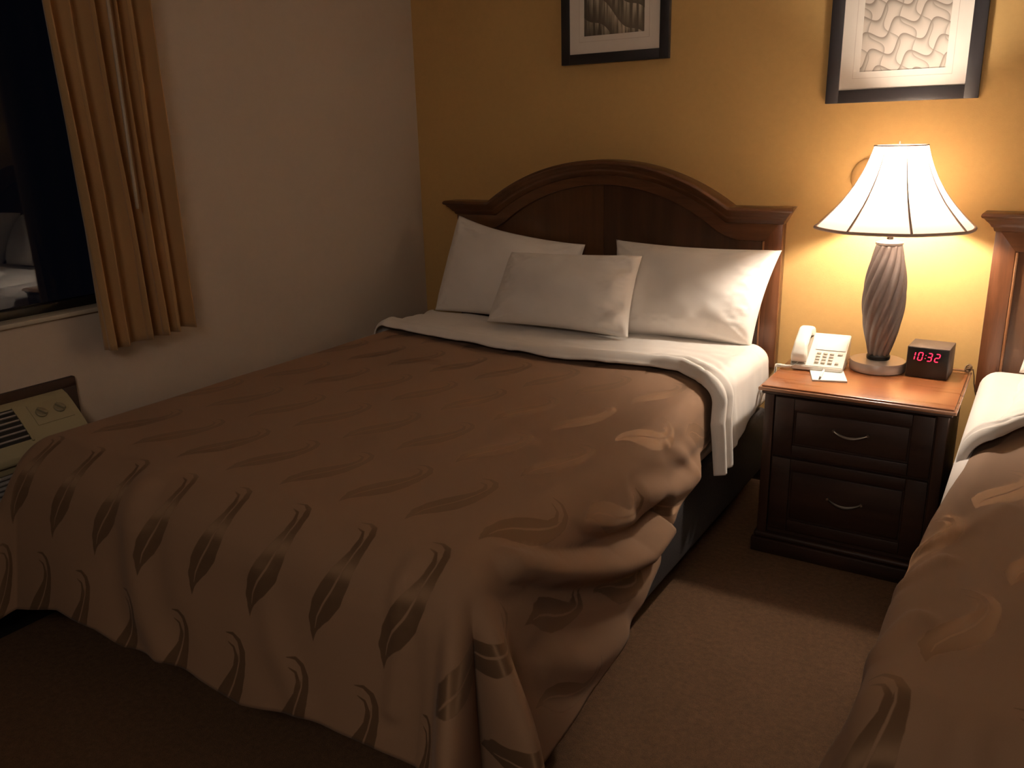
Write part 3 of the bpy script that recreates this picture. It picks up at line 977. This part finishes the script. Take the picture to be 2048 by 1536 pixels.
# body: a wedge, low at the front and raised at the back (local x across, y back)
W2, DP, Z0, Z1 = .086, .185, .020, .100
bm = bmesh.new()
ol = [(0, .004), (0, Z0), (.012, Z0 + .003), (DP - .01, Z1), (DP, Z1 - .012), (DP - .02, .004)]
a = [bm.verts.new((-W2, y, z)) for y, z in ol]; b = [bm.verts.new((W2, y, z)) for y, z in ol]
bm.faces.new(a); bm.faces.new(b[::-1])
for i in range(len(ol)):
    bm.faces.new((a[i], b[i], b[(i + 1) % len(ol)], a[(i + 1) % len(ol)]))
bmesh.ops.bevel(bm, geom=list(bm.edges), offset=.003, segments=2, affect='EDGES')
obj('body', bm, M_plastic, ph)
sl = math.atan2(Z1 - Z0, DP)
def onslope(x, s, h=0.0):
    """point on the sloped face: x across, s up the slope from the front edge, h above it"""
    return Vector((x, s * math.cos(sl) - h * math.sin(sl), Z0 + .002 + s * math.sin(sl) + h * math.cos(sl)))
RX = Matrix.Rotation(sl, 4, 'X')
def slopebox(name, x, s, hx, hs, hh, mat, lift=0.0, parent=ph, bev=.002):
    bm = B(-hx, hx, -hs, hs, 0, hh, bev=bev)
    bmesh.ops.transform(bm, matrix=Matrix.Translation(onslope(x, s, lift)) @ RX, verts=bm.verts)
    return obj(name, bm, mat, parent)
slopebox('faceplate', .032, .135, .050, .042, .002, M_paper)
slopebox('handset_cradle', -.058, .095, .023, .088, .0015, M_recess_shade)
for r_ in range(4):
    for c_ in range(3):
        slopebox('key', -.002 + c_ * .0215, .024 + r_ * .0165, .0072, .0048, .003, M_key, .0, ph, .001)
slopebox('key', .068, .074, .008, .0045, .003, M_key, 0, ph, .001)
slopebox('key', .064, .024, .006, .004, .003, M_key, 0, ph, .001)
# handset: two blocks joined by a raised grip
bm = bmesh.new()
n = 26
rows = []
for i in range(n):
    t = i / (n - 1)
    s = .012 + .178 * t
    e = min(t, 1 - t)
    lift = .012 + .030 * float(smooth(np.array(e), .02, .28))
    th = .013 + .010 * (1 - float(smooth(np.array(e), .08, .26)))
    wd = .023 + .004 * (1 - float(smooth(np.array(e), .05, .25)))
    if i in (0, n - 1):
        wd *= .8; th *= .7
    row = []
    for k_ in range(16):
        a_ = 2 * math.pi * k_ / 16
        ca, sa = math.cos(a_), math.sin(a_)
        px = math.copysign(abs(ca) ** .55, ca) * wd
        pz = math.copysign(abs(sa) ** .55, sa) * th
        row.append(bm.verts.new(onslope(-.060 + px, s, lift + pz)))
    rows.append(row)
for A_, C_ in zip(rows, rows[1:]):
    for k_ in range(16):
        bm.faces.new((A_[k_], A_[(k_ + 1) % 16], C_[(k_ + 1) % 16], C_[k_]))
bm.faces.new(rows[0][::-1]); bm.faces.new(rows[-1])
obj('handset', bm, M_plastic, ph, 60)
# coiled cord from the handset, over the left edge of the nightstand
ctrl = [(-.060, .010, .026), (-.078, -.006, .012), (-.098, -.004, .009), (-.118, .000, .009), (-.131, .012, .006), (-.139, .030, .0), (-.143, .045, -.035)]
cp = np.array(ctrl)
tt_ = np.linspace(0, len(ctrl) - 1, 420)
cc = np.stack([np.interp(tt_, range(len(ctrl)), cp[:, i]) for i in range(3)], -1)
for _ in range(40):
    cc[1:-1] = (cc[:-2] + 2 * cc[1:-1] + cc[2:]) / 4
pts = []
for i, c_ in enumerate(cc):
    a_ = i * .62
    am = .0048 * min(1, max(0, (i - 60) / 30))
    pts.append((c_[0] + am * math.cos(a_) * .4, c_[1] + am * math.cos(a_), c_[2] + am * math.sin(a_) + .002))
obj('coiled_cord', tube(bmesh.new(), pts, .0016, 5), M_plastic, ph, 180)
pts = [(.083, .150, .02), (.095, .160, .012), (.112, .178, .004), (.128, .205, .004), (.12, .235, .004), (.10, .25, .0035), (.07, .255, .003)]
obj('line_cord', tube(bmesh.new(), pts, .0018, 6), M_wand, ph, 180)

# notepad and pen
pad = thing('notepad', 'blank white notepad lying in front of the telephone', 'notepad', (-.566, -.430, NT_), R(17))
o = obj('backing_card', B(-.055, .055, -.066, .066, .0002, .0018), M_key, pad)
for i in range(3):
    obj('page', B(-.0545, .0545, -.0655, .0655, .0018 + i * .0012, .0029 + i * .0012), M_paper, pad)
pen = thing('pen', 'white ballpoint pen with a dark tip lying on the notepad', 'pen', (-.586, -.425, NT_ + .0095), R(96))
obj('barrel', tube(bmesh.new(), [(-.060, 0, 0), (-.058, 0, 0), (.050, 0, 0), (.052, 0, 0)], [.003, .0042, .0042, .003], 12), M_paper, pen)
obj('tip', tube(bmesh.new(), [(-.074, 0, -.0), (-.066, 0, 0), (-.060, 0, 0)], [.001, .0030, .0035], 12), M_blackp, pen)
obj('clip', B(.018, .050, -.0012, .0012, .0040, .0052), M_key, pen)

# ------------------------------------------------------------------ alarm clock
ck = thing('alarm_clock', 'black cube alarm clock with red digits at the right of the nightstand', 'clock', (-.279, -.252, NT_), R(-3))
obj('case', B(-.0635, .0635, -.058, .062, .001, .104, bev=.002), M_clockw, ck)
face = obj('display', B(-.061, .061, -.0600, -.0575, .003, .102, bev=.0008), M_blackp, ck)
SEG = {'0': 'abcdef', '1': 'bc', '2': 'abged', '3': 'abgcd'}
def digit(ch, x, z, w_=.0125, h_=.0265, sl_=.14):
    bm = bmesh.new()
    t_ = .0032
    g_ = .0007
    P_ = {'a': ((0, h_), (w_, h_)), 'b': ((w_, h_ / 2), (w_, h_)), 'c': ((w_, 0), (w_, h_ / 2)), 'd': ((0, 0), (w_, 0)),
          'e': ((0, 0), (0, h_ / 2)), 'f': ((0, h_ / 2), (0, h_)), 'g': ((0, h_ / 2), (w_, h_ / 2))}
    for s in SEG[ch]:
        (xa, za), (xb, zb) = P_[s]
        d = Vector((xb - xa, zb - za)).normalized()
        nn = Vector((-d.y, d.x)) * t_ / 2
        A_ = Vector((xa, za)) + d * g_; B_ = Vector((xb, zb)) - d * g_
        hx = [A_, A_ + d * t_ * .5 + nn, B_ - d * t_ * .5 + nn, B_, B_ - d * t_ * .5 - nn, A_ + d * t_ * .5 - nn]
        f0 = [bm.verts.new((x + p.x + sl_ * p.y, -.0606, z + p.y)) for p in hx]
        f1 = [bm.verts.new((x + p.x + sl_ * p.y, -.0599, z + p.y)) for p in hx]
        bm.faces.new(f0); bm.faces.new(f1[::-1])
        for i in range(6):
            bm.faces.new((f0[i], f1[i], f1[(i + 1) % 6], f0[(i + 1) % 6]))
    obj('digit', bm, M_led, face, None)
zb_ = .060
digit('1', -.053, zb_)
digit('0', -.030, zb_)
digit('3', -.002, zb_)
digit('2', .021, zb_)
bm = bmesh.new()
for zz_ in (.008, .0185):
    box(bm, -.0092 + .14 * zz_, -.0068 + .14 * zz_, -.0606, -.0599, zb_ + zz_ - .0012, zb_ + zz_ + .0012)
obj('colon', bm, M_led, face, None)
# clock cord with a tied bundle, falling behind the nightstand
bm = bmesh.new()
tube(bm, [(.045, .062, .015), (.055, .075, .006), (.075, .085, .004), (.098, .085, .004), (.108, .095, .006), (.118, .118, .004), (.122, .130, -.02), (.124, .140, -.05), (.132, .150, -.09), (.145, .172, -.135)], .0022, 6)
obj('power_cord', bm, M_cordb, ck, 180)
bm = bmesh.new()
for a_ in range(4):
    pts = []
    for i in range(20):
        f_ = 2 * math.pi * i / 20
        pts.append((.106 + .010 * math.cos(f_ + a_), .092 + .017 * math.sin(f_) * (1 + .1 * a_), .013 + .009 * math.sin(f_ * 1 + a_ * 1.4)))
    tube(bm, pts, .0022, 6, closed=True)
obj('cord_bundle', bm, M_cordb, ck, 180)

# ------------------------------------------------------------------ framed pictures
def picture(x0, x1, z0, h_, fw, mx_, mz_, label, mat, fd_=.022):
    t = thing('framed_picture', label, 'picture', ((x0 + x1) / 2, -.001, z0), 0, 'black framed prints on the mustard wall')
    w_ = x1 - x0
    f = bmesh.new()
    box(f, -w_ / 2, -w_ / 2 + fw, -fd_, 0, 0, h_, .0015)
    box(f, w_ / 2 - fw, w_ / 2, -fd_, 0, 0, h_, .0015)
    box(f, -w_ / 2 + fw, w_ / 2 - fw, -fd_, 0, 0, fw, .0015)
    box(f, -w_ / 2 + fw, w_ / 2 - fw, -fd_, 0, h_ - fw, h_, .0015)
    obj('frame', f, M_black, t)
    iw_, z_0, z_1 = w_ / 2 - fw, fw, h_ - fw
    # mat board with a real opening and a shallow bevelled window
    f = bmesh.new()
    box(f, -iw_, -iw_ + mx_, -.018, -.006, z_0, z_1)
    box(f, iw_ - mx_, iw_, -.018, -.006, z_0, z_1)
    box(f, -iw_ + mx_, iw_ - mx_, -.018, -.006, z_0, z_0 + mz_)
    box(f, -iw_ + mx_, iw_ - mx_, -.018, -.006, z_1 - mz_, z_1)
    g_ = .022
    obj('mat_board', f, M_mat, t, None)
    f = bmesh.new()
    q_ = (-iw_ + mx_ - g_, iw_ - mx_ + g_, z_0 + mz_ - g_, z_1 - mz_ + g_)
    for a_ in ((q_[0], q_[0] + .0015, q_[2], q_[3]), (q_[1] - .0015, q_[1], q_[2], q_[3]), (q_[0], q_[1], q_[2], q_[2] + .0015), (q_[0], q_[1], q_[3] - .0015, q_[3])):
        box(f, a_[0], a_[1], -.0184, -.0178, a_[2], a_[3])
    obj('embossed_line', f, plain('mat_line', (0.62, 0.52, 0.45), .9), t, None)
    pr_ = obj('print', B(-w_ / 2 + fw + mx_ - .003, w_ / 2 - fw - mx_ + .003, -.0165, -.006, z_0 + mz_ - .003, z_1 - mz_ + .003), mat, t, None)
    return t
picture(-1.806, -1.334, 1.679, .60, .039, .065, .066, 'black framed print of dark diagonal waves above the headboard', M_print_wave)
picture(-.735, -.252, 1.486, .60, .043, .064, .058, 'black framed print of pale interlocking scallops above the lamp', M_print_scallop)

# ------------------------------------------------------------------ curtain with its wand, on a rail
def curtain():
    nu, nv = 260, 70
    s, t = np.meshgrid(np.linspace(0, 1, nu), np.linspace(0, 1, nv), indexing='ij')   # s from the window side to the wall side
    yb = -1.786 + .325 * s
    yt = -1.812 + .345 * s
    y = yb + (yt - yb) * t
    y0_ = .774 + .018 * s + .004 * np.sin(s * 30)
    z = y0_ + (2.27 - y0_) * t
    ph_ = 2 * math.pi * (5.1 * s + .10 * np.sin(s * 9) + .10 * t * np.sin(s * 13 + 1.0)) - .5
    am = (.032 + .010 * np.sin(s * 11 + 2)) * (1 - .20 * t)
    f = np.sin(ph_) + .28 * np.sin(2 * ph_ + .8)
    x = -2.525 + am * f + .006 * vnoise(s * 9, t * 3, 5)
    y = y + .016 * np.cos(ph_) + .004 * vnoise(s * 6, t * 4, 8)
    x = x + .012 * (1 - t) ** 2
    return grid_mesh('curtain_panel', np.stack([x, y, z], -1))
cu = thing('curtain', 'gold brown pleated curtain with a thin wand beside the dark window', 'curtain', (-2.52, -1.60, .80))
inv = Matrix.Translation(cu.location).inverted()
o = link('panel', curtain(), M_curtain, cu, 180); o.matrix_parent_inverse = inv
solidify(o, .003, 0)
bm = tube(bmesh.new(), [(-2.462, -1.628, 1.213), (-2.462, -1.628, 1.22), (-2.462, -1.622, 2.24)], [.004, .0055, .0055], 10)
o = obj('wand', bm, M_wand, cu, 180); o.matrix_parent_inverse = inv
rl = thing('curtain_rail', 'white curtain rail along the top of the window wall, above the frame', 'curtain rail', (-2.53, -2.4, 2.29))
o = obj('rail', B(-.02, .02, -1.05, 1.02, -.015, .015, bev=.003), M_sill, rl)
for y_ in (-.95, 0, .95):
    obj('bracket', B(-.07, -.02, y_ - .012, y_ + .012, -.01, .01), M_sill, rl)

# ------------------------------------------------------------------ air conditioner under the window
ac = thing('air_conditioner', 'beige wall air conditioner with louvred vent under the dark window', 'air conditioner', (-2.52, -2.46, 0.0))
inv = Matrix.Translation(ac.location).inverted()
def A(name, bm, mat, parent=ac, sm=35):
    o_ = obj(name, bm, mat, parent, sm)
    o_.matrix_parent_inverse = inv if parent is ac else Matrix()
    return o_
Y0, Y1 = -3.02, -1.905
def xz_prism(outline, y0, y1, bev=0):
    bm = prism(bmesh.new(), [(x, z) for x, z in outline], y0, y1)
    if bev:
        bmesh.ops.bevel(bm, geom=list(bm.edges), offset=bev, segments=2, affect='EDGES')
    return bm
# hood: slopes from the wall down to a rounded lip
slope = lambda t: (-2.578 + .128 * t, .672 - .112 * t)
hood = [(-2.600, .674), (-2.580, .674)] + [(-2.578 + .118 * t, .672 - .112 * t ** 1.25) for t in (0.15, .3, .45, .6, .75, .9)] + [(-2.452, .552), (-2.446, .542), (-2.446, .530), (-2.455, .522), (-2.600, .522)]
A('hood', xz_prism(hood, Y0, Y1, .002), M_acbeige)
bm = bmesh.new()
box(bm, -2.600, -2.478, Y0 + .012, Y1 - .012, .262, .522)
A('cabinet', bm, M_acdark)
bm = bmesh.new()
box(bm, -2.478, -2.462, Y0 + .012, Y1 - .012, .500, .524, .003)
box(bm, -2.478, -2.462, Y0 + .012, Y1 - .012, .255, .275, .003)
box(bm, -2.478, -2.462, Y1 - .040, Y1 - .012, .275, .500, .003)
box(bm, -2.478, -2.462, Y0 + .012, Y0 + .040, .275, .500, .003)
A('grille_frame', bm, M_acbeige)
me_s = None
for i in range(15):
    z = .284 + i * .0150
    if me_s is None:
        bm = B(-.008, .008, Y0 + .04 + 2.46, Y1 - .04 + 2.46, -.0025, .0025)
        bmesh.ops.rotate(bm, verts=bm.verts, matrix=Matrix.Rotation(R(28), 3, 'Y'))
        o = obj('slat', bm, M_acgrey, ac, None)
        me_s = o.data
    else:
        o = bpy.data.objects.new('slat', me_s); COL.objects.link(o); o.parent = ac
    o.location = (.052, 0, z)
# wood surround on the wall
sur = bmesh.new()
box(sur, -2.600, -2.582, Y0 - .05, Y1 + .047, .672, .704, .002)
box(sur, -2.600, -2.582, Y1 + .002, Y1 + .047, .10, .676, .002)
box(sur, -2.600, -2.582, Y0 - .05, Y0 - .002, .10, .676, .002)
A('wood_surround', sur, M_acwood)
A('sub_base', B(-2.600, -2.500, Y0 + .012, Y1 - .012, .0, .262, .003), M_acdark)
# outlet vent set in the slope
nsl = Vector((.112, 0, .128)).normalized()
dsl = Vector((.128, 0, -.112)).normalized()
def sl_pt(t, y, h=0.0):
    x = -2.578 + .118 * t; z = .672 - .112 * t ** 1.25
    return Vector((x, y, z)) + nsl * h
vent = bmesh.new()
def slab(bm, t0, t1, y0, y1, h0, h1, n=8, yskew=0.0):
    prev = None
    for i in range(n + 1):
        t = t0 + (t1 - t0) * i / n
        ys = yskew * i / n
        q = [bm.verts.new(sl_pt(t, y0, h0)), bm.verts.new(sl_pt(t, y1 + ys, h0)), bm.verts.new(sl_pt(t, y1 + ys, h1)), bm.verts.new(sl_pt(t, y0, h1))]
        if prev:
            for a in range(4):
                bm.faces.new((prev[a], prev[(a + 1) % 4], q[(a + 1) % 4], q[a]))
        else:
            bm.faces.new(q)
        prev = q
    bm.faces.new(prev[::-1])
slab(vent, .17, .86, -2.93, -2.078, -.004, .0012)
v_ = A('vent_opening', vent, M_acdark)
for i in range(6):
    t = .225 + i * .112
    bm = bmesh.new()
    slab(bm, t, t + .026, -2.925, -2.083, .0, .0065, 2)
    A('louvre', bm, M_acgrey)
for y_ in (-2.080, -2.936):
    bm = bmesh.new()
    slab(bm, .15, .90, y_, y_ + .006, -.002, .005)
    A('vent_rim', bm, M_acbeige)
bm = bmesh.new()
slab(bm, .20, .66, -2.040, -1.925, -.001, .0018)
pan = A('control_panel', bm, plain('control_panel_plastic', (.33, .28, .165), .5, .02))
for y_ in (-2.012, -1.955):
    bm = lathe(bmesh.new(), [(.017, 0), (.017, .006), (.015, .008)], 28)
    box(bm, -.004, .004, -.0155, .0155, .006, .016, .002)
    rot = nsl.to_track_quat('Z', 'Y').to_matrix().to_4x4() @ Matrix.Rotation(R(35), 4, 'Z')
    bmesh.ops.transform(bm, matrix=Matrix.Translation(sl_pt(.43, y_, .001)) @ rot, verts=bm.verts)
    A('knob', bm, plain('knob_plastic', (.24, .20, .12), .45, .02))
